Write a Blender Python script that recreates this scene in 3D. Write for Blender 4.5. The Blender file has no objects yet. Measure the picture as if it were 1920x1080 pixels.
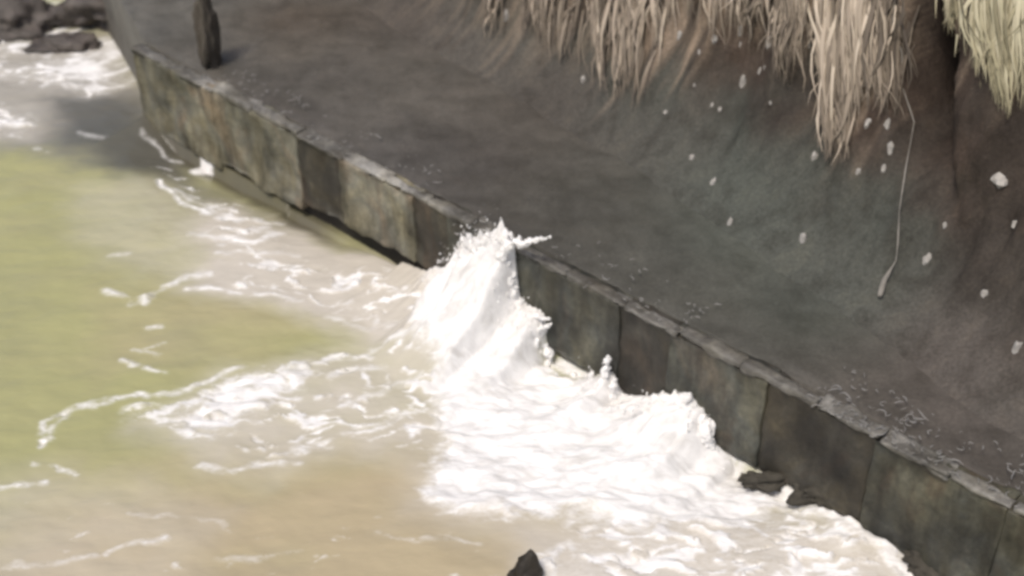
import bpy, bmesh, math, random
import numpy as np
from mathutils import Vector, noise as mnoise
random.seed(7)
R = math.radians
sc = bpy.context.scene
COL = sc.collection

# ------------------------------------------------------------------ camera
TH, DIST, HF = R(35), 20.0, R(40)
cam_loc = np.array([0, -DIST*math.cos(TH), DIST*math.sin(TH)])
cam = bpy.data.cameras.new("camera"); cam_o = bpy.data.objects.new("camera", cam); COL.objects.link(cam_o)
cam_o.location = cam_loc; cam_o.rotation_euler = (R(90)-TH, 0, 0)
cam.angle = HF; cam.clip_end = 2000
sc.camera = cam_o
cam.dof.use_dof = True; cam.dof.focus_distance = 15.0; cam.dof.aperture_fstop = .5
# ------------------------------------------------------------------ world, sun, exposure
SUN_EL, SUN_AZ = R(62), R(215)         # azimuth measured clockwise from +Y
w = bpy.data.worlds.new("World"); sc.world = w; w.use_nodes = True
nt = w.node_tree
sky = nt.nodes.new("ShaderNodeTexSky"); sky.sky_type = 'NISHITA'; sky.sun_disc = False
sky.sun_elevation = SUN_EL; sky.sun_rotation = SUN_AZ; sky.dust_density = 4.0; sky.air_density = 1.0; sky.ozone_density = 0.6
bg = nt.nodes["Background"]; bg.inputs[1].default_value = 0.1
nt.links.new(sky.outputs[0], bg.inputs[0])
sl = bpy.data.lights.new("sun", 'SUN'); sl.energy = 1.5; sl.angle = R(12); sl.color = (1, .95, .87)
so = bpy.data.objects.new("sun", sl); COL.objects.link(so)
sd = Vector((math.sin(SUN_AZ)*math.cos(SUN_EL), math.cos(SUN_AZ)*math.cos(SUN_EL), math.sin(SUN_EL)))
so.rotation_euler = sd.to_track_quat('Z', 'Y').to_euler()
so.location = (0, 0, 30)
vs = sc.view_settings; vs.view_transform = 'Standard'; vs.look = 'None'; vs.gamma = 1; vs.exposure = 0.5
sc.cycles.filter_width = 3.2

# ------------------------------------------------------------------ site survey: turns a sighted point into a place on level z
_f = np.array([0, math.cos(TH), -math.sin(TH)]); _u = np.array([0, math.sin(TH), math.cos(TH)]); _r = np.array([1., 0, 0])
_k = 960/math.tan(HF/2)
def ray(px, py): return _f + _r*(px-960)/_k - _u*(py-540)/_k
def at(px, py, z=0.0):
    d = ray(px, py); return cam_loc + d*((z-cam_loc[2])/d[2])
def sight(P):
    q = P-cam_loc; z = q@_f
    return 960+_k*(q@_r)/z, 540-_k*(q@_u)/z

H = 1.45                                    # wall top above still water
A = at(245, 85, H)[:2]; B = at(1920, 960, H)[:2]
E_ = (B-A)/np.linalg.norm(B-A); N_ = np.array([E_[1], -E_[0]])
if N_[1] > 0: N_ = -N_
def W(s, d, z): p = A+E_*s+N_*d; return (p[0], p[1], z)
def wall_s(px):
    py = 85+(px-245)*875/1675
    return float((at(px, py, H)[:2]-A)@E_)
def wall_hit(px, py):                        # (s, z) where the sight line meets the wall face
    d = ray(px, py); t = ((A-cam_loc[:2])@N_)/(d[:2]@N_)
    p = cam_loc+d*t; return float((p[:2]-A)@E_), float(p[2])

# ------------------------------------------------------------------ noise (numpy)
def _grad(ix, iy, seed):
    h = (ix*374761393 + iy*668265263 + seed*982451653) & 0x7fffffff
    h = ((h ^ (h >> 13))*1274126177) & 0x7fffffff
    a = (h ^ (h >> 16)) % 1024 * (2*math.pi/1024)
    return np.cos(a), np.sin(a)
def perlin(x, y, seed=0):
    x0 = np.floor(x).astype(np.int64); y0 = np.floor(y).astype(np.int64); fx = x-x0; fy = y-y0
    u = fx*fx*fx*(fx*(fx*6-15)+10); v = fy*fy*fy*(fy*(fy*6-15)+10)
    def g(dx, dy):
        gx, gy = _grad(x0+dx, y0+dy, seed); return gx*(fx-dx)+gy*(fy-dy)
    a = g(0, 0); b = g(1, 0); c = g(0, 1); d = g(1, 1)
    return ((a+(b-a)*u)*(1-v)+(c+(d-c)*u)*v)*1.5
def fbm(x, y, oct=4, seed=0):
    r = 0*x; a = 1.; t = 0
    for i in range(oct):
        r = r+a*perlin(x, y, seed+i); t += a; a *= .5; x = x*2.03+5.1; y = y*2.03-3.7
    return r/t*1.4
def ridge(x, y, oct=3, seed=0):
    r = 0*x; a = 1.; t = 0
    for i in range(oct):
        r = r+a*(1-np.abs(perlin(x, y, seed+i))*1.6); t += a; a *= .55; x = x*2.1+1.3; y = y*2.1+4.7
    return r/t
def sstep(a, b, x): t = np.clip((x-a)/(b-a), 0, 1); return t*t*(3-2*t)

# ------------------------------------------------------------------ object helpers
def tag(o, label=None, cat=None, group=None, kind=None):
    if label: o['label'] = label
    if cat: o['category'] = cat
    if group: o['group'] = group
    if kind: o['kind'] = kind
    return o
def link(name, me, m=None, parent=None):
    o = bpy.data.objects.new(name, me); COL.objects.link(o)
    if m: me.materials.append(m)
    if parent: o.parent = parent
    return o
def from_bm(name, bm, m=None, parent=None, smooth=True):
    me = bpy.data.meshes.new(name); bm.to_mesh(me); bm.free()
    if smooth: me.polygons.foreach_set("use_smooth", [True]*len(me.polygons))
    return link(name, me, m, parent)
def grid_mesh(name, P, nx, ny, flip=False):
    me = bpy.data.meshes.new(name)
    i = np.arange(nx*ny).reshape(ny, nx)
    q = np.stack([i[:-1, :-1], i[:-1, 1:], i[1:, 1:], i[1:, :-1]], -1).reshape(-1, 4)
    if flip: q = q[:, ::-1]
    me.vertices.add(nx*ny); me.vertices.foreach_set("co", P.reshape(-1).astype(np.float32))
    me.loops.add(len(q)*4); me.loops.foreach_set("vertex_index", q.reshape(-1).astype(np.int32))
    me.polygons.add(len(q)); me.polygons.foreach_set("loop_start", np.arange(0, len(q)*4, 4, dtype=np.int32))
    me.polygons.foreach_set("loop_total", np.full(len(q), 4, dtype=np.int32))
    me.update(calc_edges=True); me.polygons.foreach_set("use_smooth", np.ones(len(q), dtype=bool))
    return me
def fattr(me, name, v):
    a = me.attributes.new(name, 'FLOAT', 'POINT'); a.data.foreach_set("value", v.reshape(-1).astype(np.float32))
def cattr(me, name, v):
    a = me.attributes.new(name, 'FLOAT_COLOR', 'POINT')
    v = np.concatenate([v.reshape(-1, 3), np.ones((v.size//3, 1))], 1)
    a.data.foreach_set("color", v.reshape(-1).astype(np.float32))
def empty(name, loc):
    o = bpy.data.objects.new(name, None); COL.objects.link(o); o.location = loc; o.empty_display_size = .2; return o

# ------------------------------------------------------------------ materials
class NT:
    def __init__(s, name):
        s.m = bpy.data.materials.new(name); s.m.use_nodes = True; s.t = s.m.node_tree; s.b = s.t.nodes["Principled BSDF"]
    def n(s, typ, **kw):
        nd = s.t.nodes.new(typ)
        for k, v in kw.items(): setattr(nd, k, v)
        return nd
    def l(s, a, b): s.t.links.new(a, b)
    def noise(s, scale, detail=5, vec=None, rough=.6, dist=0):
        nd = s.n("ShaderNodeTexNoise"); nd.inputs["Scale"].default_value = scale; nd.inputs["Detail"].default_value = detail
        nd.inputs["Roughness"].default_value = rough; nd.inputs["Distortion"].default_value = dist
        if vec is not None: s.l(vec, nd.inputs["Vector"])
        return nd.outputs["Fac"]
    def ramp(s, fac, stops):
        nd = s.n("ShaderNodeValToRGB"); cr = nd.color_ramp
        while len(cr.elements) < len(stops): cr.elements.new(.5)
        for e, (p, c) in zip(cr.elements, stops): e.position = p; e.color = (*c, 1) if len(c) == 3 else c
        s.l(fac, nd.inputs[0]); return nd.outputs[0]
    def mix(s, fac, a, b, blend='MIX'):
        nd = s.n("ShaderNodeMix", data_type='RGBA', blend_type=blend)
        for v, i in ((fac, 0), (a, 6), (b, 7)):
            if isinstance(v, (int, float)): nd.inputs[i].default_value = v
            elif isinstance(v, tuple): nd.inputs[i].default_value = (*v, 1)
            else: s.l(v, nd.inputs[i])
        return nd.outputs[2]
    def coords(s, scale=(1, 1, 1), obj=True):
        tc = s.n("ShaderNodeTexCoord"); mp = s.n("ShaderNodeMapping"); mp.inputs["Scale"].default_value = scale
        s.l(tc.outputs["Object" if obj else "Generated"], mp.inputs[0]); return mp.outputs[0]
    def attr(s, name):
        a = s.n("ShaderNodeAttribute"); a.attribute_name = name; return a
    def bump(s, h, strength=.5, dist=.02):
        b = s.n("ShaderNodeBump"); b.inputs["Strength"].default_value = strength; b.inputs["Distance"].default_value = dist
        s.l(h, b.inputs["Height"]); s.l(b.outputs[0], s.b.inputs["Normal"])

def mat_concrete(name, cols, streak=.5, rough=.7, hue=False):
    k = NT(name); v = k.coords(); vs_ = k.coords((1.6, 1.6, .35))
    c = k.ramp(k.noise(1.1, 6, v, .62, .4), [(.3, cols[0]), (.5, cols[1]), (.7, cols[2])])
    if hue:
        hn = k.ramp(k.noise(.8, 4, k.coords((1, 1, .55)), .6, .8), [(.35, (.86, .70, .56)), (.43, (1.0, .97, .80)), (.50, (1.0, 1.0, .90)), (.56, (.88, .93, .95)), (.65, (1.05, .93, .84))]); c = k.mix(1, c, hn, 'MULTIPLY')
    st = k.ramp(k.noise(3.0, 4, vs_, .6), [(.38, (.35, .33, .30)), (.6, (1, 1, 1))])
    c = k.mix(streak, c, st, 'MULTIPLY')
    big = k.ramp(k.noise(.75, 4, k.coords((1, 1, .8)), .6, 1.0), [(.36, (.55, .52, .45)), (.5, (1, 1, 1)), (.66, (1.35, 1.32, 1.2))])
    c = k.mix(.85, c, big, 'MULTIPLY')
    sp = k.ramp(k.noise(14, 4, v, .7), [(.35, (.7, .7, .7)), (.65, (1.25, 1.25, 1.25))])
    c = k.mix(.7, c, sp, 'MULTIPLY')
    k.l(c, k.b.inputs["Base Color"]); k.b.inputs["Roughness"].default_value = rough
    k.bump(k.noise(18, 6, v, .7), .6, .03)
    return k.m
M_panel = mat_concrete("wet_concrete", [(.022, .0215, .017), (.074, .073, .062), (.150, .145, .123)], .75, .6, True)
M_panel_pale = mat_concrete("wet_concrete_pale", [(.052, .049, .036), (.17, .158, .125), (.29, .265, .21)], .7, .6, True)
M_panel_dark = mat_concrete("wet_concrete_dark", [(.018, .015, .011), (.052, .045, .035), (.10, .09, .074)], .6, .6, True)
M_cope = mat_concrete("coping_concrete", [(.055, .050, .040), (.15, .142, .125), (.40, .385, .355)], .4, .5)
M_foot = mat_concrete("footing_concrete_shaded", [(.008, .007, .005), (.015, .012, .01), (.03, .025, .02)], .5)  # near-black: undercut shadow below the panels put into the footing colour

def mat_pave():
    k = NT("wet_pavement"); v = k.coords()
    c = k.attr("col").outputs["Color"]
    e = k.ramp(k.noise(.55, 5, v, .6, .8), [(.3, (.72, .71, .70)), (.5, (1, 1, 1)), (.7, (1.22, 1.21, 1.2))]); c = k.mix(.9, c, e, 'MULTIPLY')
    d = k.ramp(k.noise(2.2, 5, v, .6, .4), [(.3, (.66, .66, .64)), (.55, (1, 1, 1)), (.75, (1.18, 1.16, 1.15))])
    c = k.mix(.8, c, d, 'MULTIPLY')
    g = k.ramp(k.noise(26, 4, v, .75), [(.36, (.7, .69, .68)), (.55, (1, 1, 1)), (.72, (1.4, 1.38, 1.33))]); c = k.mix(.7, c, g, 'MULTIPLY')
    k.l(c, k.b.inputs["Base Color"])
    k.b.inputs["Specular IOR Level"].default_value = .25
    r = k.ramp(k.noise(.9, 3, v), [(.35, (.42,)*3), (.65, (.75,)*3)]); k.l(r, k.b.inputs["Roughness"])
    k.bump(k.noise(5, 6, v, .65), .45, .04)
    return k.m
M_pave = mat_pave()

def mat_cliff():
    k = NT("bluff_rock"); v = k.coords((1, 1, .45))
    c = k.attr("col").outputs["Color"]
    d = k.ramp(k.noise(2.6, 6, v, .65, .3), [(.3, (.5, .47, .44)), (.52, (1, 1, 1)), (.75, (1.35, 1.3, 1.22))])
    c = k.mix(.8, c, d, 'MULTIPLY')
    g = k.ramp(k.noise(24, 4, k.coords(), .75), [(.36, (.62, .60, .58)), (.55, (1, 1, 1)), (.72, (1.5, 1.45, 1.38))]); c = k.mix(.7, c, g, 'MULTIPLY')
    k.l(c, k.b.inputs["Base Color"]); k.b.inputs["Roughness"].default_value = .75; k.b.inputs["Specular IOR Level"].default_value = .25
    k.bump(k.noise(6, 6, v, .7), .8, .06)
    return k.m
M_cliff = mat_cliff()

def mat_water():
    k = NT("muddy_sea_water"); v = k.coords()
    foam = k.attr("foam").outputs["Fac"]; tint = k.attr("tint").outputs["Color"]
    n1 = k.noise(7, 6, k.coords((1, 2.0, 1)), .7, 1.2); n2 = k.noise(2.2, 5, k.coords((1, 2.4, 1)), .65, .8)
    fine = k.ramp(n2, [(.33, (.70, .685, .67)), (.50, (.94, .94, .94)), (.62, (1.06, 1.06, 1.06))])
    fc = k.mix(.75, (.79, .775, .755), fine, 'MULTIPLY')
    a1 = k.n("ShaderNodeMath", operation='MULTIPLY_ADD'); k.l(n1, a1.inputs[0]); a1.inputs[1].default_value = 1.7; a1.inputs[2].default_value = -.85
    a2 = k.n("ShaderNodeMath", operation='MULTIPLY_ADD'); k.l(n2, a2.inputs[0]); a2.inputs[1].default_value = 1.0; a2.inputs[2].default_value = -.5
    a3 = k.n("ShaderNodeMath", operation='ADD'); k.l(a1.outputs[0], a3.inputs[0]); k.l(a2.outputs[0], a3.inputs[1])
    # lace only where there is some foam: shift foam by the noise in proportion to 4f(1-f)
    om = k.n("ShaderNodeMath", operation='SUBTRACT'); om.inputs[0].default_value = 1.06; k.l(foam, om.inputs[1])
    ff = k.n("ShaderNodeMath", operation='MULTIPLY'); k.l(foam, ff.inputs[0]); k.l(om.outputs[0], ff.inputs[1])
    f4 = k.n("ShaderNodeMath", operation='MULTIPLY'); k.l(ff.outputs[0], f4.inputs[0]); f4.inputs[1].default_value = 4.
    sh = k.n("ShaderNodeMath", operation='MULTIPLY_ADD', use_clamp=True); k.l(a3.outputs[0], sh.inputs[0]); k.l(f4.outputs[0], sh.inputs[1]); k.l(foam, sh.inputs[2])
    foam = sh.outputs[0]
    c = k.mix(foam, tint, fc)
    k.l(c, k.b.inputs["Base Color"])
    rr = k.n("ShaderNodeMapRange"); k.l(foam, rr.inputs[0]); rr.inputs[3].default_value = .22; rr.inputs[4].default_value = .85
    k.l(rr.outputs[0], k.b.inputs["Roughness"]); k.b.inputs["IOR"].default_value = 1.33
    k.bump(k.noise(4, 6, k.coords((1, 2.2, 1)), .62, .5), .22, .05)
    return k.m
M_water = mat_water()
def mat_foam():
    k = NT("white_foam"); k.b.inputs["Base Color"].default_value = (.79, .775, .755, 1); k.b.inputs["Roughness"].default_value = .8
    k.bump(k.noise(22, 4, k.coords(), .6), .4, .02); return k.m
M_foam = mat_foam()
def mat_rock(name, a, b, rough=.5):
    k = NT(name); v = k.coords()
    c = k.ramp(k.noise(3.0, 6, v, .65, .4), [(.3, a), (.7, b)]); k.l(c, k.b.inputs["Base Color"])
    k.b.inputs["Roughness"].default_value = rough; k.bump(k.noise(9, 6, v, .7), .7, .05); return k.m
M_rock = mat_rock("dark_wet_rock", (.035, .028, .022), (.12, .10, .085))
M_black = mat_rock("black_rock", (.010, .007, .004), (.030, .023, .014))
M_brown = mat_rock("brown_rock", (.052, .043, .033), (.095, .081, .064), .8)
M_dkbrown = mat_rock("dark_brown_rock", (.030, .026, .018), (.075, .066, .05), .8)
M_stone = mat_rock("pale_stone", (.28, .26, .23), (.55, .52, .48), .7)
M_root = mat_rock("pale_root", (.20, .185, .16), (.36, .33, .29), .8)
def mat_grass():
    k = NT("dry_grass"); t = k.attr("tone").outputs["Fac"]
    c = k.ramp(t, [(0, (.075, .06, .046)), (.35, (.20, .162, .122)), (.7, (.41, .34, .265)), (1, (.63, .54, .43))])
    gi = k.attr("green").outputs["Fac"]
    c = k.mix(gi, c, k.ramp(t, [(0, (.09, .085, .05)), (.5, (.36, .33, .20)), (1, (.58, .55, .38))]))
    k.l(c, k.b.inputs["Base Color"]); k.b.inputs["Roughness"].default_value = .85; return k.m
M_grass = mat_grass()

# ------------------------------------------------------------------ water
contact = [(270, 213), (330, 287), (362, 318), (385, 338), (470, 365), (540, 398), (640, 446), (720, 476), (790, 504), (838, 508), (852, 490), (872, 462),
           (905, 440), (935, 428), (962, 440), (968, 500), (976, 572), (1020, 590), (1036, 680), (1092, 706), (1135, 700), (1152, 694),
           (1166, 738), (1215, 744), (1290, 732), (1325, 775), (1342, 832), (1372, 870), (1384, 915), (1470, 940), (1600, 968), (1700, 1050), (1780, 1110), (2000, 1230)]
cs = np.array([wall_hit(*c) for c in contact])
o_ = np.argsort(cs[:, 0]); cs = cs[o_]
def hwall(s):
    h = np.interp(s, cs[:, 0], cs[:, 1], left=0, right=cs[-1, 1])
    return np.clip(h, -.25, H+.32)
s0v = np.concatenate([np.arange(-40, -8, .8), np.arange(-8, 16, .027), np.arange(16, 40, .8)])
d0v = np.concatenate([np.arange(-20, -.6, .4), np.arange(-.6, -.0, .04), np.arange(0, 2.6, .02), np.arange(2.6, 9.5, .032), np.arange(9.5, 13, .1), np.arange(13, 40, .8)])
S, Dm = np.meshgrid(s0v, d0v)
X = A[0]+E_[0]*S+N_[0]*Dm; Y = A[1]+E_[1]*S+N_[1]*Dm
wx = X+.16*fbm(X*1.3, Y*1.3, 3, 11); wy = Y+.22*fbm(X*1.3, Y*1.3, 3, 21)

def inside(poly, x, y):
    P = np.array([at(a, b, 0)[:2] for a, b in poly]); n = len(P); c = np.zeros(x.shape, bool); dist = np.full(x.shape, 1e9)
    for i in range(n):
        (x1, y1), (x2, y2) = P[i], P[(i+1) % n]
        if y1 != y2:
            t = ((y1 > y) != (y2 > y)) & (x < (x2-x1)*(y-y1)/(y2-y1)+x1); c ^= t
        ex, ey = x2-x1, y2-y1; L = ex*ex+ey*ey+1e-9
        tt = np.clip(((x-x1)*ex+(y-y1)*ey)/L, 0, 1)
        dist = np.minimum(dist, np.hypot(x-x1-tt*ex, y-y1-tt*ey))
    return np.where(c, dist, -dist)
def line(pts, x, y):
    P = np.array([at(a, b, 0)[:2] for a, b in pts]); dist = np.full(x.shape, 1e9)
    for (x1, y1), (x2, y2) in zip(P[:-1], P[1:]):
        ex, ey = x2-x1, y2-y1; L = ex*ex+ey*ey+1e-9
        tt = np.clip(((x-x1)*ex+(y-y1)*ey)/L, 0, 1)
        dist = np.minimum(dist, np.hypot(x-x1-tt*ex, y-y1-tt*ey))
    return dist
PATCH = [  # outline, coverage, soft edge (m)
 ([(790, 520), (795, 600), (805, 690), (825, 770), (825, 840), (790, 925), (880, 965), (1000, 955), (1100, 972), (1200, 990), (1400, 980), (1480, 940), (1400, 880), (1300, 800), (1150, 720), (1050, 690), (960, 600), (900, 560)], 1.25, .4),
 ([(1130, 975), (1060, 1030), (1005, 1072), (1030, 1180), (1900, 1180), (1720, 1085), (1600, 968), (1470, 940), (1300, 930)], .60, .3),
 ([(560, 480), (760, 512), (840, 515), (865, 640), (760, 650), (700, 630), (620, 590), (520, 560), (420, 555), (370, 535), (400, 490), (370, 430), (420, 400), (520, 430)], .48, .5),
 ([(300, 800), (235, 775), (360, 735), (440, 690), (560, 685), (600, 700), (540, 760), (480, 790), (430, 830), (340, 825)], .82, .3),
 ([(540, 690), (680, 655), (860, 640), (872, 760), (850, 850), (640, 835), (520, 875), (420, 870), (440, 830)], .46, .3),
 ([(-300, 110), (-40, 115), (60, 120), (150, 80), (255, 60), (250, 160), (180, 188), (100, 168), (0, 150), (-300, 150)], .72, .4),
 ([(-100, 20), (120, 0), (180, 60), (150, 110), (0, 110), (-100, 90)], .6, .3),
 ([(-200, 195), (0, 190), (70, 225), (45, 258), (0, 252), (-200, 250)], .75, .3),
 ([(300, 300), (310, 290), (340, 310), (400, 350), (520, 400), (560, 440), (420, 420), (330, 350), (250, 280)], .42, .2),
 ([(0, 900), (300, 960), (600, 930), (900, 960), (1000, 1080), (900, 1300), (0, 1300)], .18, .5),
]
LINES = [  # run, half width (m), strength
 ([(82, 835), (80, 795), (130, 768), (220, 746), (330, 737), (420, 700), (460, 685)], .045, .95), ([(95, 820), (130, 770)], .05, .7),
 ([(300, 335), (335, 372), (365, 390), (420, 412), (470, 405), (520, 408)], .05, 1), ([(330, 350), (400, 395), (450, 415)], .05, .8),
 ([(200, 545), (270, 570), (330, 522), (400, 505)], .05, .85), ([(215, 480), (240, 475)], .06, .6), ([(250, 570), (285, 560)], .06, .9),
 ([(470, 872), (560, 842), (700, 803), (800, 765)], .035, .8), ([(380, 872), (440, 882), (560, 868)], .04, .8), ([(550, 835), (600, 830)], .05, .8),
 ([(200, 1042), (310, 1010)], .035, .75), ([(-100, 912), (0, 910), (75, 908)], .04, .85), ([(0, 1060), (180, 1045)], .04, .4),
 ([(430, 770), (540, 720), (600, 680), (680, 662), (800, 640)], .045, .9), ([(620, 712), (660, 690), (720, 690)], .05, .8),
 ([(360, 440), (480, 452), (525, 432), (470, 422)], .05, .9), ([(350, 540), (460, 547), (560, 560)], .045, .85), ([(410, 470), (560, 475)], .05, .7),
 ([(1465, 943), (1590, 970), (1650, 1025), (1725, 1090)], .11, 1), ([(1000, 1068), (1060, 1026), (1130, 985)], .06, 1), ([(1015, 1050), (1045, 1090)], .05, .9),
 ([(70, 870), (135, 890)], .035, .7), ([(250, 655), (300, 668)], .03, .65), ([(235, 680), (300, 702)], .035, .8), ([(280, 615), (305, 615)], .04, .7), ([(270, 655), (305, 640)], .03, .5),
 ([(230, 770), (300, 755)], .05, 1), ([(640, 760), (780, 715)], .04, .6), ([(660, 800), (780, 770)], .035, .6), ([(620, 600), (760, 625)], .045, .6),
 ([(0, 142), (120, 145)], .05, .7), ([(150, 250), (195, 258)], .05, .6), ([(270, 250), (330, 285)], .04, .7), ([(935, 1085), (900, 1100)], .05, .9), ([(60, 280), (90, 285)], .05, .4),
 ([(90, 0), (130, 18), (165, 48)], .06, .8), ([(20, 60), (40, 55)], .08, .6), ([(250, 960), (420, 985)], .03, .3), ([(700, 1000), (900, 1020)], .03, .3), ([(400, 1050), (560, 1040)], .03, .3),
]
hw = hwall(S)
jag = sstep(.1, .5, hw)*(.13*fbm(S*3.2, 0*S+3.3, 4, 61)+.10*fbm(S*10, 0*S, 3, 62))
reach = 1.2+.55*sstep(.1, .9, hw)+.25*perlin(S*.9, Dm*.6, 5)
fall = np.where(Dm >= 0, np.clip(1-Dm/reach, 0, 1)**1.5, np.where(hw > H, np.clip(1+Dm/.32, 0, 1)**.5, 0))
fall = np.where((Dm < -.42), 0, fall)
Z = (hw+jag)*fall
drop = ((S > wall_s(520)) & (S < wall_s(745)))
Z = Z-np.where(drop & (Dm > -.5), .10*np.exp(-np.clip(Dm, 0, 9)/.5), 0)
# open-water swell and chop
Z = Z+.03*fbm(X*.6, Y*1.0, 3, 31)+.010*fbm(X*2.6, Y*4.0, 3, 41)
soft_break = np.exp(-np.clip(Dm, 0, 20)/5)
str_n = .5+.5*fbm(wx*1.5+.6*wy, wy*4.2, 4, 51)              # long drawn strands, 0..1
rid = ridge(wx*1.6, wy*3.4, 3, 71)
pat = .55*str_n+.45*sstep(.45, .95, rid)
foam = np.zeros_like(X)
for poly, cov, soft in PATCH:
    m = sstep(-soft, soft, inside(poly, wx, wy))
    c = cov*m
    f = sstep(1.02-c, 1.32-c, pat+.12)*m if cov < 1.1 else sstep(.15, .8, m+.45*(pat-.5))
    f = np.maximum(f, .25*c*m if cov > .5 and cov < 1.1 else 0*m)
    foam = np.maximum(foam, f)
wx2 = X+.10*fbm(X*2.2, Y*2.2, 3, 81); wy2 = Y+.10*fbm(X*2.2, Y*2.2, 3, 91)
brk = .38+1.1*fbm(X*3.6, Y*4.5, 4, 101)
for pts, hwid, st in LINES:
    dd = line(pts, wx2, wy2)
    foam = np.maximum(foam, st*np.clip(brk+.3, .05, .85)*(1-sstep(hwid*.1, hwid*2.0, dd)))
foam = np.maximum(foam, sstep(.18, .42, Z*sstep(wall_s(800), wall_s(850), S)))
foam = np.maximum(foam, .9*sstep(wall_s(760), wall_s(850), S)*(1-sstep(.0, .16, np.abs(Dm)/1.6))*sstep(.15, .45, .5+.5*fbm(S*2.5, Dm*3, 3, 111)))
foam = np.maximum(foam, .95*sstep(.25, .6, np.exp(-((S-wall_s(362))/.16)**2-(np.clip(Dm, 0, 9)/.3)**2)+.25*fbm(X*6, Y*6, 3, 115)))
foam = np.clip(foam, 0, 1)
body = sstep(.4, .9, foam)
Z = Z+foam*.010+body*(.10*fbm(X*1.2, Y*2.6, 4, 121)+.014*fbm(X*4.5, Y*7, 3, 131))*np.where(Dm > -.02, 1, 0)
rough_s = sstep(.15, .5, Z)*np.where(Dm > .0, 1, 0)
Z = Z+rough_s*(.15*fbm(S*2.0, Dm*1.4+Z*.8, 4, 141)+.07*fbm(S*7, Dm*1.6, 4, 145)+.03*fbm(S*17, Dm*6, 3, 147))
Z = np.where((Dm < -.40) & (S > .2), np.minimum(Z, .0)-.05, Z)
far = np.hypot(X, Y) > 30
Z = np.where(far, 0, Z)
# sediment colour of the water body, with wall reflection and foot shade painted in
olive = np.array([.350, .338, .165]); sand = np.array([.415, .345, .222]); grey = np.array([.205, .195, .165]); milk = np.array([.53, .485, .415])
m_s = sstep(-1.2, 1.0, inside([(150, 930), (420, 880), (620, 850), (870, 800), (1100, 940), (1500, 1000), (1500, 1500), (-200, 1500), (-100, 1080)], wx, wy))
m_s2 = .3*sstep(-.5, .5, inside([(150, 540), (330, 520), (620, 600), (500, 680), (180, 720)], wx, wy))
m_refl = sstep(-.7, .9, inside([(-300, 60), (240, 60), (400, 330), (570, 440), (400, 400), (330, 370), (250, 330), (130, 290), (-300, 270)], wx, wy))  # grey band: the wall's reflection painted into the water tint
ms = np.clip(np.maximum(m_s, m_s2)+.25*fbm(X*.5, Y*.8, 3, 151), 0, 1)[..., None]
T = olive*(1-ms)+sand*ms; mg = np.clip(m_refl+.2*fbm(X*.8, Y*1.4, 3, 161), 0, 1)[..., None]; T = T*(1-mg)+grey*mg
mk = [([(500, 400), (640, 455), (760, 490), (850, 500), (875, 640), (770, 660), (700, 645), (620, 600), (520, 570), (420, 560), (350, 545), (390, 490), (360, 430), (400, 375), (520, 415)], 1.15), ([(130, 350), (300, 340), (420, 420), (400, 540), (250, 520), (150, 450)], .38), ([(-200, 900), (200, 880), (420, 960), (300, 1200), (-200, 1200)], .35), ([(1010, 1010), (1150, 985), (1500, 950), (1750, 1100), (1700, 1200), (1000, 1200)], .8),
      ([(560, 680), (680, 650), (860, 630), (880, 760), (850, 860), (640, 850), (520, 880), (400, 880), (250, 800), (360, 730), (440, 690)], .75),
      ([(760, 860), (1000, 930), (1150, 990), (1000, 1060), (760, 960)], .6), ([(-300, 90), (250, 60), (255, 190), (60, 270), (-300, 280)], .5),
      ([(1000, 1000), (1200, 960), (1900, 960), (1900, 1200), (1000, 1200)], .9)]
for poly, a in mk:
    q = (a*sstep(-.45, .45, inside(poly, wx, wy))*(1+.25*fbm(wx*1.1, wy*2.6, 3, 181)))[..., None]
    q = np.clip(q, 0, 1); T = T*(1-q)+milk*q
q = (.85*(1-sstep(.05, .34, Dm+.12*fbm(S*1.5, Dm, 3, 191)))*sstep(-.4, .1, S)*(1-sstep(wall_s(560), wall_s(680), S)))[..., None]  # shade along the wall foot painted dark into the tint
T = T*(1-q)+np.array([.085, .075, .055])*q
q = (.85*sstep(-.4, .4, inside([(90, 185), (235, 175), (270, 215), (350, 320), (300, 335), (200, 310), (110, 260)], wx, wy)))[..., None]  # darker core of the painted wall reflection, beside the far end
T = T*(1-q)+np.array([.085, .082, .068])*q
T = T*(1+.05*fbm(X*1.2, Y*3.0, 4, 171)[..., None])
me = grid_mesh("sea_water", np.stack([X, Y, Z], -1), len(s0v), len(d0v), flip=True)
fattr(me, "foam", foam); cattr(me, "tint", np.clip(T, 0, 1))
if me.polygons[0].normal.z < 0: me.flip_normals()
tag(link("water", me, M_water), kind='structure')

# ------------------------------------------------------------------ ground sheet out to the horizon
bm = bmesh.new()
vv = [bm.verts.new((x, y, -.9)) for x, y in ((-900, -900), (900, -900), (900, 900), (-900, 900))]; bm.faces.new(vv)
tag(from_bm("sea_bed", bm, mat_rock("sea_mud", (.30, .28, .14), (.36, .33, .18), .4), smooth=False), kind='structure')

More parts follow.
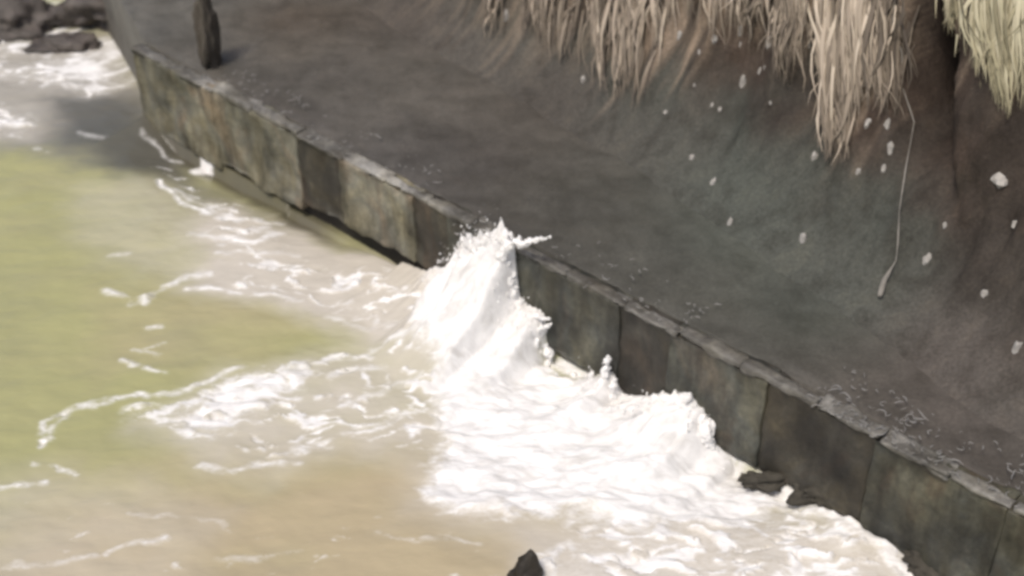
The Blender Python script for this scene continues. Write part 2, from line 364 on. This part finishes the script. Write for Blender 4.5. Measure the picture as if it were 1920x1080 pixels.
# ------------------------------------------------------------------ promenade behind the wall
ZF = H-.07
ret = at(190, 0, ZF)[:2]-A; ret = ret/np.linalg.norm(ret)
us = np.arange(.0, 26, .13); ds = np.arange(0, 16, .13)
Us, Ds = np.meshgrid(us, ds)
base = A-N_*.30+ret*.0
PX = base[0]+E_[0]*Us+ret[0]*Ds; PY = base[1]+E_[1]*Us+ret[1]*Ds
PZ = ZF+.035*fbm(PX*.45, PY*.45, 3, 201)*sstep(0, .6, Ds)+.02*fbm(PX*1.7, PY*1.7, 3, 211)*sstep(.1, .5, Ds)-.02*(1-sstep(0, .4, Ds))
def skirt(P, Z0):     # close the sheet down to Z0 on all sides
    t = P.copy()
    t = np.concatenate([t[:1], t, t[-1:]], 0); t[0, :, 2] = Z0; t[-1, :, 2] = Z0
    t = np.concatenate([t[:, :1], t, t[:, -1:]], 1); t[:, 0, 2] = Z0; t[:, -1, 2] = Z0
    return t
G = skirt(np.stack([PX, PY, PZ], -1), -.8)
def near(px, py, rad, x, y): p = at(px, py, ZF); return np.exp(-((x-p[0])**2+(y-p[1])**2)/rad**2)
def ground_col(x, y):
    n = fbm(x*.5, y*.5, 4, 221)
    c = np.array([.070, .064, .055])*np.ones(x.shape+(1,))
    for px, py, rad, col, a in ((600, 200, 2.6, (.092, .084, .074), 1), (330, 40, 2.2, (.112, .106, .092), 1), (760, 110, 2.0, (.088, .080, .068), .8), (560, 40, 1.2, (.088, .072, .055), .9), (820, 30, 1.2, (.070, .056, .047), .7),
                               (1380, 420, 1.9, (.074, .081, .069), 1), (1580, 580, 1.3, (.070, .076, .065), .9), (1150, 430, 1.4, (.066, .063, .055), .6), (1800, 760, 1.6, (.082, .072, .063), 1), (900, 280, .7, (.054, .048, .042), .7), (1000, 200, 1.0, (.060, .053, .045), .6), (730, 330, 1.2, (.084, .078, .072), .7)):
        m = np.clip(a*near(px, py, rad, x, y)*(1+.5*n), 0, 1)[..., None]; c = c*(1-m)+np.array(col)*m
    return c*np.array([1.13, 1.13, 1.12])
me = grid_mesh("promenade", G, G.shape[1], G.shape[0])
cattr(me, "col", ground_col(G[..., 0], G[..., 1]))
if me.polygons[len(me.polygons)//2].normal.z < 0: me.flip_normals()
tag(link("pavement", me, M_pave), kind='structure')

# ------------------------------------------------------------------ seawall
wall = empty("sea_wall", W(0, 0, 0))
tag(wall, "low wet concrete sea wall of stained panels with worn coping between sea and pavement", "sea wall", kind="thing")
def slab(name, s0, s1, d0, d1, z0, z1, m, rough=.02, bev=.03, seed=0, parent=wall, step=.12, end_flat=False):
    bm = bmesh.new()
    L, Dp, Hh = s1-s0, d1-d0, z1-z0
    bmesh.ops.create_cube(bm, size=1)
    for v in bm.verts: v.co = (v.co.x*L, v.co.y*Dp, v.co.z*Hh)
    bmesh.ops.bevel(bm, geom=bm.edges[:], offset=bev, segments=2, affect='EDGES', profile=.6)
    for ax, size in ((0, L), (2, Hh), (1, Dp)):
        n = int(size/step)
        for i in range(1, n):
            no = [0, 0, 0]; no[ax] = 1; co = [0, 0, 0]; co[ax] = -size/2+size*i/n
            bmesh.ops.bisect_plane(bm, geom=bm.verts[:]+bm.edges[:]+bm.faces[:], plane_co=co, plane_no=no)
    bm.normal_update()
    off = Vector((s0+L/2, 0, z0+Hh/2)) if end_flat else Vector((seed*3.7, seed*1.9, 0))
    mv = []
    for v in bm.verts:
        p = v.co+off
        a = mnoise.fractal(p*1.6, .9, 2.1, 4)*rough+mnoise.noise(p*6)*rough*.5
        nn = Vector((0 if end_flat else v.normal.x, v.normal.y, v.normal.z))
        mv.append(v.co+nn*a)
    for v, c in zip(bm.verts, mv):
        v.co = Vector(W(s0+L/2+c.x, d0+Dp/2+c.y, z0+Hh/2+c.z))-Vector(W(0, 0, 0))
    bmesh.ops.recalc_face_normals(bm, faces=bm.faces[:])
    return from_bm(name, bm, m, parent)
js = [245, 395, 552, 634, 772, 836, 1010, 1163, 1256, 1440, 1642, 1892, 2200, 2600]
kinds = ['b', 'b', 'd', 'b', 'd', 'y', 'n', 'd', 'y', 'd', 'n', 'y', 'n']
mats = {'g': M_panel, 'n': M_panel, 'd': M_panel_dark, 'y': M_panel, 'b': M_panel_pale}
ss = [wall_s(j) for j in js]
zb = [.0, .1, .22, .30, .30, .12, .1, .1, .1, .08, .0, -.1, -.1]
for i, k in enumerate(kinds):
    a, b = ss[i]+.002, ss[i+1]-.002
    dp = -.03 if k == 'd' else random.uniform(-.012, .012)
    o = slab("wall_panel", a, b, -.28, dp, zb[i]-.02, H-.085, mats[k], .06, .014, i+1, step=.09, end_flat=True)
    if k == 'd': o['label'] = "dark recessed wall panel between paler panels"
slab("wall_footing", .1, ss[-1], -.29, -.17, -.8, .5, M_foot, .03, .04, 40, step=.3)
cj = [245, 330, 398, 470, 556, 640, 720, 800, 880, 965, 1060, 1170, 1270, 1390, 1530, 1650, 1780, 1900, 2050, 2300, 2600]
for i in range(len(cj)-1):
    slab("coping_block", wall_s(cj[i])+.006, wall_s(cj[i+1])-.006, -.19+random.uniform(-.07, .07), .01+random.uniform(-.02, .02), H-.08, H-.015+random.uniform(-.035, .03), M_cope, .055, .03, 60+i, step=.07)

# ------------------------------------------------------------------ bluff
bpx = [(420, -260), (620, -110), (800, 15), (960, 105), (1160, 215), (1420, 370), (1650, 520), (1920, 710), (2200, 880), (2500, 1050)]
bw = np.array([at(a, b, ZF)[:2] for a, b in bpx])
first = bw[0]+(bw[0]-bw[1])*2.2; bw = np.vstack([first, bw])
seg = np.r_[0, np.cumsum(np.hypot(*np.diff(bw, axis=0).T))]
UU = np.arange(0, seg[-1], .055); bx = np.interp(UU, seg, bw[:, 0]); by = np.interp(UU, seg, bw[:, 1])
ker = np.ones(41)/41; bx = np.convolve(np.pad(bx, 20, 'edge'), ker, 'valid'); by = np.convolve(np.pad(by, 20, 'edge'), ker, 'valid')
tx = np.gradient(bx); ty = np.gradient(by); ln = np.hypot(tx, ty); tx /= ln; ty /= ln
nx_, ny_ = ty, -tx                                      # towards the sea
sgn = np.where((nx_*N_[0]+ny_*N_[1]) > 0, 1, -1); nx_ *= sgn; ny_ *= sgn
VV = np.r_[np.arange(-.25, 8.0, .06), np.linspace(8.1, 9.6, 10)]
Ug, Vg = np.meshgrid(UU, VV)
hgt = np.minimum(Vg, 8.0)+.25*np.clip((Vg-8), 0, 9)
back = .30*Vg-1.5*np.exp(-np.clip(Vg+.25, 0, 9)/.5)+np.clip(Vg-8, 0, 9)*14
flute = .20*fbm(Ug*1.1, Vg*.35, 3, 301)+.26*fbm(Ug*.45, Vg*.3, 3, 311)+.07*fbm(Ug*4.0, Vg*1.3, 3, 321)
pxg, pyg = None, None
def gpos(off):
    b = back-off*sstep(-.1, 1.0, Vg)
    return np.stack([bx[None, :]-nx_[None, :]*b, by[None, :]-ny_[None, :]*b, ZF+hgt], -1)
CP = gpos(flute)
gx, gy = sight(CP.reshape(-1, 3)); gx = gx.reshape(Ug.shape); gy = gy.reshape(Ug.shape)
def u_at(px, py): return float(Ug.reshape(-1)[np.argmin((gx.reshape(-1)-px)**2+(gy.reshape(-1)-py)**2)])
def uv_at(px, py):
    i = int(np.argmin((gx.reshape(-1)-px)**2+(gy.reshape(-1)-py)**2)); return float(Ug.reshape(-1)[i]), float(Vg.reshape(-1)[i])
gul = [uv_at(1712, 10), uv_at(1718, 150), uv_at(1730, 260), uv_at(1745, 420)]
gu = np.interp(Vg, [g[1] for g in gul][::-1], [g[0] for g in gul][::-1])
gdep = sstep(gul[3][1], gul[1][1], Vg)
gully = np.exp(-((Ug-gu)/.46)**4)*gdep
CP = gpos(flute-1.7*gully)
# rock colours: wet dark foot, stained band, tan weathered face above
ub = [uv_at(*p) for p in ((800, -30), (960, 60), (1160, 150), (1340, 90), (1480, 60), (1580, 220), (1680, 200), (1745, 60), (1850, 100), (1915, 180))]
ub.sort(); ub = [(-1., 6.), (ub[0][0]-.5, 4.)]+ub
vb = np.interp(Ug, [a for a, _ in ub], [b for _, b in ub])
stre = fbm(Ug*5.5, Vg*.55, 4, 331)
tanm = sstep(-.35, .75, (Vg-vb)*.9+.8*stre)
dark = np.array([.046, .036, .029]); brn = np.array([.074, .053, .041]); tan = np.array([.25, .195, .145]); gry = np.array([.070, .076, .063])
nb = sstep(-.4, .5, fbm(Ug*.8, Vg*.7, 3, 341))[..., None]
Cc = dark*(1-nb)+brn*nb
tanm = tanm*(1-sstep(.05, .4, gully))*(.62+.3*sstep(uv_at(1050, 60)[0], uv_at(1300, 60)[0], Ug))
low = (1-sstep(.25, 2.0, Vg+.7*fbm(Ug*.9, Vg, 3, 351)))*(1-.75*sstep(uv_at(1640, 560)[0], uv_at(1740, 620)[0], Ug)*sstep(-.1, .5, Vg))
gc = ground_col(CP[..., 0], CP[..., 1]); toe = (1-sstep(.05, 1.1, Vg+.35*fbm(Ug*.8, Vg, 3, 361)))[..., None]
Cc = Cc*(1-low[..., None])+(.6*gry+.4*gc)*low[..., None]; Cc = Cc*(1-toe)+gc*toe; Cc = Cc*(1-.85*gully[..., None])  # last step paints the recess shade into the gully colour
Cc = Cc*(1-tanm[..., None])+tan*tanm[..., None]*(1+.35*stre[..., None])
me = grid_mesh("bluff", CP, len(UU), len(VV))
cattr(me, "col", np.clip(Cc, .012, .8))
mid = me.polygons[len(me.polygons)//3].normal
if mid.x*N_[0]+mid.y*N_[1] < 0: me.flip_normals()
tag(link("cliff", me, M_cliff), kind='structure')
fx, fy = sight(CP.reshape(-1, 3))
CPf = CP.reshape(-1, 3); CIX = np.arange(len(CPf)) % len(UU)
vis = Vg.reshape(-1) < 7.9
def on_cliff(px, py, out=0.0):
    d = (fx-px)**2+(fy-py)**2+np.where(vis, 0, 1e9); i = int(np.argmin(d)); j = CIX[i]
    return Vector(CPf[i])+Vector((nx_[j], ny_[j], .3)).normalized()*out, Vector((nx_[j], ny_[j], 0)), Vector((tx[j], ty[j], 0))

# ------------------------------------------------------------------ hanging dry grass
def clump(label, spots, nblade, length, wid, tone, green=0., group="dry grass clumps hanging down the bluff"):
    """spots: list of (px_left, px_right, py_tip_left, py_tip_right) fringes"""
    vsl, fsl, tl, gl = [], [], [], []
    rnd = random.Random(sum(map(ord, label)))
    for (x0, x1, y0, y1) in spots:
        tufts = [rnd.random() for _ in range(6)]; tt_ = {q: rnd.gauss(0, .16) for q in tufts}
        for b in range(int(nblade*1.9)):
            tf = rnd.choice(tufts); t = min(1, max(0, tf+rnd.gauss(0, .045)))
            px = x0+(x1-x0)*t; tip = y0+(y1-y0)*t
            tip -= abs(rnd.gauss(0, 1))*72+rnd.uniform(-6, 14)
            L = length*rnd.uniform(.6, 1.25)
            root, nn, tt = on_cliff(px+rnd.gauss(0, 8), tip-L*125, .05)
            end, n2, t2 = on_cliff(px, tip, .07+.14*rnd.random())
            k = 6; ww = wid*.75*rnd.uniform(.3, 1.7); bow = rnd.uniform(.0, .12); sway = rnd.gauss(0, .07 if rnd.random() > .2 else .22)
            tone_b = min(1, max(0, tone-.03+tt_[tf]+rnd.gauss(0, .22)))
            b0 = len(vsl)
            for i in range(k+1):
                q = i/k
                p = root.lerp(end, q)+nn*bow*math.sin(math.pi*min(1, q*1.15))+tt*sway*math.sin(q*3+b)
                wv = ww*(1-.95*q**2.2)*(.55+.45*min(1, q*4))
                side = (tt+nn*rnd.uniform(-.25, .25)).normalized()
                vsl.append(p-side*wv); vsl.append(p+nn*wv*.5); vsl.append(p+side*wv)
                tl += [tone_b*(1-.38*q**1.5)]*3; gl += [min(1, max(0, green+rnd.gauss(0, .05)))]*3
            for i in range(k):
                a = b0+3*i
                fsl += [(a, a+1, a+4, a+3), (a+1, a+2, a+5, a+4)]
    o = np.array([v[:] for v in vsl]); c = Vector(o.mean(0)); c = Vector((o[:, 0].mean(), o[:, 1].mean(), o[:, 2].max()))
    me = bpy.data.meshes.new("grass_clump"); me.from_pydata([Vector(v)-c for v in vsl], [], fsl)
    me.polygons.foreach_set("use_smooth", [True]*len(me.polygons))
    fattr(me, "tone", np.array(tl)); fattr(me, "green", np.array(gl))
    ob = link("grass_clump", me, M_grass); ob.location = c
    return tag(ob, label, "dry grass", group, "thing")
clump("short sparse fringe of dull dry grass at the left end of the grassy bluff edge", [(925, 1130, 85, 140)], 60, .9, .028, .36)
clump("greyish tan dry grass clump hanging in two thin tails left of the mossy dark hollow", [(1135, 1215, 185, 215), (1180, 1270, 130, 110), (1130, 1180, 140, 190)], 34, 1.2, .030, .50)
clump("ragged tan grass fringe over the dark mossy hollow high on the bluff", [(1270, 1420, 75, 100), (1400, 1500, 80, 120), (1465, 1490, 160, 175)], 42, 1.0, .026, .5)
clump("long pointed pale tan grass clump tapering to a blob at the middle of the bluff", [(1500, 1625, 130, 250), (1530, 1640, 200, 215), (1555, 1605, 300, 315)], 75, 1.6, .034, .60)
clump("faint brownish grass strands beside the thin hanging root", [(1620, 1700, 190, 240)], 70, 1.4, .026, .36)
clump("thick yellowish straw clump with sharp tips right of the dark gully", [(1795, 1850, 60, 150), (1840, 1925, 150, 205), (1870, 1960, 170, 230), (1880, 1900, 215, 215)], 110, 1.7, .034, .70, .7)

# ------------------------------------------------------------------ hanging root
def tube(pts, rad, name, m, segs=7):
    bm = bmesh.new(); rings = []
    for i, p in enumerate(pts):
        a = pts[max(0, i-1)]; b = pts[min(len(pts)-1, i+1)]; t = (b-a).normalized()
        s = t.cross(Vector((0, 0, 1)));  s = s.normalized() if s.length > 1e-3 else Vector((1, 0, 0)); q = t.cross(s)
        r = rad[i] if isinstance(rad, list) else rad
        rings.append([bm.verts.new(p+s*r*math.cos(2*math.pi*k/segs)+q*r*math.sin(2*math.pi*k/segs)) for k in range(segs)])
    for a, b in zip(rings[:-1], rings[1:]):
        for k in range(segs): bm.faces.new((a[k], a[(k+1) % segs], b[(k+1) % segs], b[k]))
    bm.faces.new(rings[0][::-1]); bm.faces.new(rings[-1])
    return from_bm(name, bm, m)
rp = [(1692, -60), (1694, 40), (1702, 100), (1708, 160), (1712, 230), (1704, 320), (1694, 400), (1690, 450), (1688, 490), (1676, 522), (1660, 550)]
pts = [on_cliff(x+random.uniform(-4, 4), y, .10)[0] for x, y in rp]
sm = []
for i in range(len(pts)-1):
    for q in (0, .33, .66): sm.append(pts[i].lerp(pts[i+1], q))
sm.append(pts[-1])
tag(tube(sm, [.007+.003*math.sin(i*1.3)+(.034 if i > len(sm)-6 else 0)*max(0, math.sin((i-len(sm)+6)/6*math.pi)) for i in range(len(sm))], "hanging_root", M_root),
    "long thin pale root hanging straight down the bluff beside the dark gully", "root")

# ------------------------------------------------------------------ rocks and stones
def rock(name, loc, size, m, label, cat, seed, amp=.35, group=None, sub=3, rot=0, spike=None):
    bm = bmesh.new(); bmesh.ops.create_icosphere(bm, subdivisions=sub, radius=1)
    off = Vector((seed*5.1, seed*2.3, seed*.7))
    for v in bm.verts:
        n = v.co.normalized()
        a = 1+amp*mnoise.fractal(n*1.1+off, .8, 2, 4)+amp*.5*abs(mnoise.noise(n*2.6+off))
        p = n*a
        if spike: p = p+Vector(spike)*max(0, n.dot(Vector(spike).normalized()))**6
        p = Vector((p.x*size[0], p.y*size[1], p.z*size[2]))
        c, s = math.cos(rot), math.sin(rot)
        v.co = Vector((p.x*c-p.y*s, p.x*s+p.y*c, p.z))+n*(.10*min(size)*mnoise.fractal(n*3.5+off, .7, 2.2, 4))
    o = from_bm(name, bm, m, smooth=cat != "stone"); o.location = loc
    return tag(o, label, cat, group)
def pt(px, py, z): return Vector(at(px, py, z))
rock("shore_rock", pt(30, 40, .1), (1.0, .7, .45), M_rock, "dark brown wave-washed rock in the foam at the far left", "rock", 3, .6, sub=4)
rock("shore_rock", pt(200, 15, .25), (.8, .6, .45), M_rock, "dark grey rock between the foam and the far end of the pavement", "rock", 5, .6, sub=4)
rock("shore_rock", pt(110, 88, .0), (.6, .35, .16), M_rock, "low brown rock barely above white foam, nearest of the far left rocks", "rock", 8, .6, sub=4)
rock("black_rock", pt(985, 1078, .02), (.17, .13, .15), M_black, "small black rock with a pointed fin breaking the foam at the bottom edge", "rock", 12, .5, spike=(.25, .1, 1.5))
rock("foot_rock", pt(1428, 900, .0), (.26, .12, .11), M_dkbrown, "rounded grey rock at the wall foot just right of the white breaker", "rock", 14, .8, sub=4)
rock("foot_rock", pt(1545, 925, .10), (.28, .16, .11), M_dkbrown, "flat brown rock at the wall foot above the bright foam edge", "rock", 15, .8, sub=4)
rock("foot_rock", pt(1735, 1050, .05), (.22, .17, .15), M_dkbrown, "brown jagged rock at the wall foot nearest the lower right corner", "rock", 17, .7, sub=4)
rock("boulder", pt(396, 120, ZF)+Vector((0, 0, .5)), (.17, .24, .75), M_brown, "narrow dark upright rock standing on the pavement behind the far wall end", "rock", 21, .5, sub=4)
stones = [(1340, 80, .085, .9), (1390, 160, .075, 2.0), (1445, 80, .09, 1.2), (1388, 62, .06, 1.7), (1523, 295, .09, 1.2), (1335, 348, .075, 1.1), (1372, 415, .08, 1.0),
          (1295, 300, .07, .9), (1630, 232, .075, 1.2), (1666, 232, .07, 1.5), (1667, 283, .08, 1.3), (1740, 488, .09, 1.0), (1872, 342, .16, .6), (1850, 552, .07, 1.2),
          (1905, 652, .09, 1.3), (1505, 455, .08, 1.8), (1330, 200, .05, .8), (1350, 200, .05, .8), (1247, 212, .06, .7), (1606, 320, .06, 1.2), (1092, 152, .07, 1.4), (1270, 70, .07, 1.1),
          (948, 38, .08, 2.2), (1655, 322, .06, 1.3), (1425, 135, .05, 1.6), (1770, 425, .05, 1), (1905, 420, .06, 1)]
special = {4: "pale stone lodged just left of the long tan grass tip", 5: "pale round stone alone on grey rock left of the bluff's middle", 11: "pale stone on dark rock right of the hanging root's lower end",
           12: "largest pale oval stone, alone on the dark rock at the far right", 15: "pale upright stone on greenish rock below the long tan grass", 14: "pale stone lowest of all at the right edge of the bluff",
           1: "bright upright pale stone in the dark hollow beneath the ragged grass fringe", 22: "pale elongated stone at the far left end of the grass fringe", 13: "small pale stone between the oval stone and the lowest right stone"}
n_big = len(stones); rs = random.Random(3)
while len(stones) < n_big+16:
    x_, y_ = rs.uniform(1180, 1680), rs.uniform(60, 240)
    if y_ < 150+(x_-1180)*.2: stones.append((x_, y_, rs.uniform(.028, .045), rs.uniform(.8, 2.0)))
for i, (px, py, r, asp) in enumerate(stones):
    p, nn, tt = on_cliff(px, py, -.012)
    o = rock("pale_stone", p, (r*.58, r*.46, r*.9*asp), M_stone, special.get(i, "small pale stone stuck in the dark upper face of the bluff among the grass"), "stone", 30+i, .55, "pale stones stuck in the bluff", 2, random.uniform(0, 3))

# ------------------------------------------------------------------ splash crown, spray and foam scraps
def blobs(lst, name, voxel, m, label, cat):
    bm = bmesh.new()
    for p, r, st in lst:
        r0 = len(bm.verts); res = bmesh.ops.create_icosphere(bm, subdivisions=2, radius=r)
        for v in res['verts']: v.co = Vector((v.co.x*st[0], v.co.y*st[1], v.co.z*st[2]))+p
    o = from_bm(name, bm, m)
    rm = o.modifiers.new("remesh", 'REMESH'); rm.mode = 'VOXEL'; rm.voxel_size = voxel; rm.use_smooth_shade = True
    tex = bpy.data.textures.new("foam_lumps", 'CLOUDS'); tex.noise_scale = .06; tex.noise_depth = 4
    dm = o.modifiers.new("lumps", 'DISPLACE'); dm.texture = tex; dm.strength = .09; dm.mid_level = .5; dm.texture_coords = 'GLOBAL'
    return tag(o, label, cat, kind='stuff')
L = []
rnd = random.Random(5)
for s in np.arange(wall_s(835), wall_s(1400), .03):
    h = float(hwall(s))
    for _ in range(2):
        d = abs(rnd.gauss(0, .10))+.03; z = h-d*1.2+rnd.gauss(0, .03)-.03
        L.append((Vector(W(s+rnd.gauss(0, .03), d, z)), rnd.uniform(.03, .075), (1, 1, rnd.uniform(.8, 1.7))))
for (x0, y0, x1, y1, r) in ((935, 455, 928, 430, .06), (960, 462, 985, 440, .06), (985, 452, 1045, 436, .045), (905, 462, 878, 440, .05),  (1142, 735, 1148, 690, .09), (1146, 705, 1153, 660, .05), (1125, 715, 1120, 690, .06), (1160, 735, 1164, 705, .06), (960, 470, 965, 432, .05),
                            (860, 500, 905, 470, .07), (975, 580, 1040, 590, .06), (1000, 620, 1045, 600, .05), (1290, 745, 1305, 735, .08), (1335, 800, 1345, 830, .08), (895, 450, 890, 432, .04), (915, 455, 912, 428, .04)):
    for q in np.linspace(0, 1, 22):
        s, z = wall_hit(x0+(x1-x0)*q, y0+(y1-y0)*q)
        L.append((Vector(W(s, .10+.05*rnd.random(), z)), r*(1-.55*q)*rnd.uniform(.75, 1.25), (1, 1, 1)))
blobs(L, "splash_crown", .014, M_foam, "thick white foam thrown up against the concrete wall by the breaking wave", "splash")
bm = bmesh.new()
for s_ in np.arange(wall_s(838), wall_s(1400), .004):
    h = float(hwall(s_)); top = 2.2 if wall_s(860) < s_ < wall_s(1010) else 1
    if rnd.random() > .35*top: continue
    e = rnd.expovariate(1/(.055*top))
    r0 = .0135*rnd.random()**1.6+.0035; r0 *= math.exp(-e*1.5)
    res = bmesh.ops.create_icosphere(bm, subdivisions=1, radius=r0)
    c0 = Vector(W(s_+rnd.gauss(0, .05), rnd.uniform(.0, .45), h+e-.05)); ln_ = rnd.uniform(1, 3.2); tl_ = rnd.gauss(0, .5)
    for v in res['verts']: v.co = Vector((v.co.x+v.co.z*tl_, v.co.y, v.co.z*ln_))+c0
tag(from_bm("spray", bm, M_foam), "fine white spray drops flying off the breaking wave", "spray", kind='stuff')
# foam scraps lying along the coping
bm = bmesh.new()
def scrap(s, d, z, r, n):
    ang = rnd.uniform(0, 6.28); turn = rnd.gauss(0, .5); p = Vector(W(s, d, z)); prev = None
    for i in range(n+2):
        wv = r*.55*math.sin(math.pi*(i+.6)/(n+2.2))
        ang += turn+rnd.gauss(0, .25); dr = Vector((math.cos(ang), math.sin(ang), rnd.uniform(-.25, .35))); p = p+dr*r*1.5
        p.z = max(p.z, z)
        sd_ = Vector((-math.sin(ang), math.cos(ang), 0))*wv
        cur = [bm.verts.new(p+sd_), bm.verts.new(p+Vector((0, 0, wv*1.2))), bm.verts.new(p-sd_)]
        if prev:
            bm.faces.new((prev[0], prev[1], cur[1], cur[0])); bm.faces.new((prev[1], prev[2], cur[2], cur[1])); bm.faces.new((prev[2], prev[0], cur[0], cur[2]))
        prev = cur
for (a, b, n) in ((380, 480, 60), (480, 650, 45), (1510, 1700, 110), (1700, 1900, 60), (1180, 1280, 30), (1000, 1170, 25), (660, 800, 25)):
    for _ in range(n):
        scrap(wall_s(rnd.uniform(a, b)), rnd.choice((rnd.uniform(-.34, .0), rnd.uniform(-.75, -.3), rnd.uniform(-.1, .03))), H+.012, rnd.uniform(.006, .017), rnd.choice((2, 2, 3, 4, 6, 8)))
k = NT("grey_foam"); k.b.inputs["Base Color"].default_value = (.27, .26, .245, 1); k.b.inputs["Roughness"].default_value = .7
tag(from_bm("foam_scraps", bm, k.m), "curled scraps of grey foam left along the wall coping", "foam", kind='stuff')
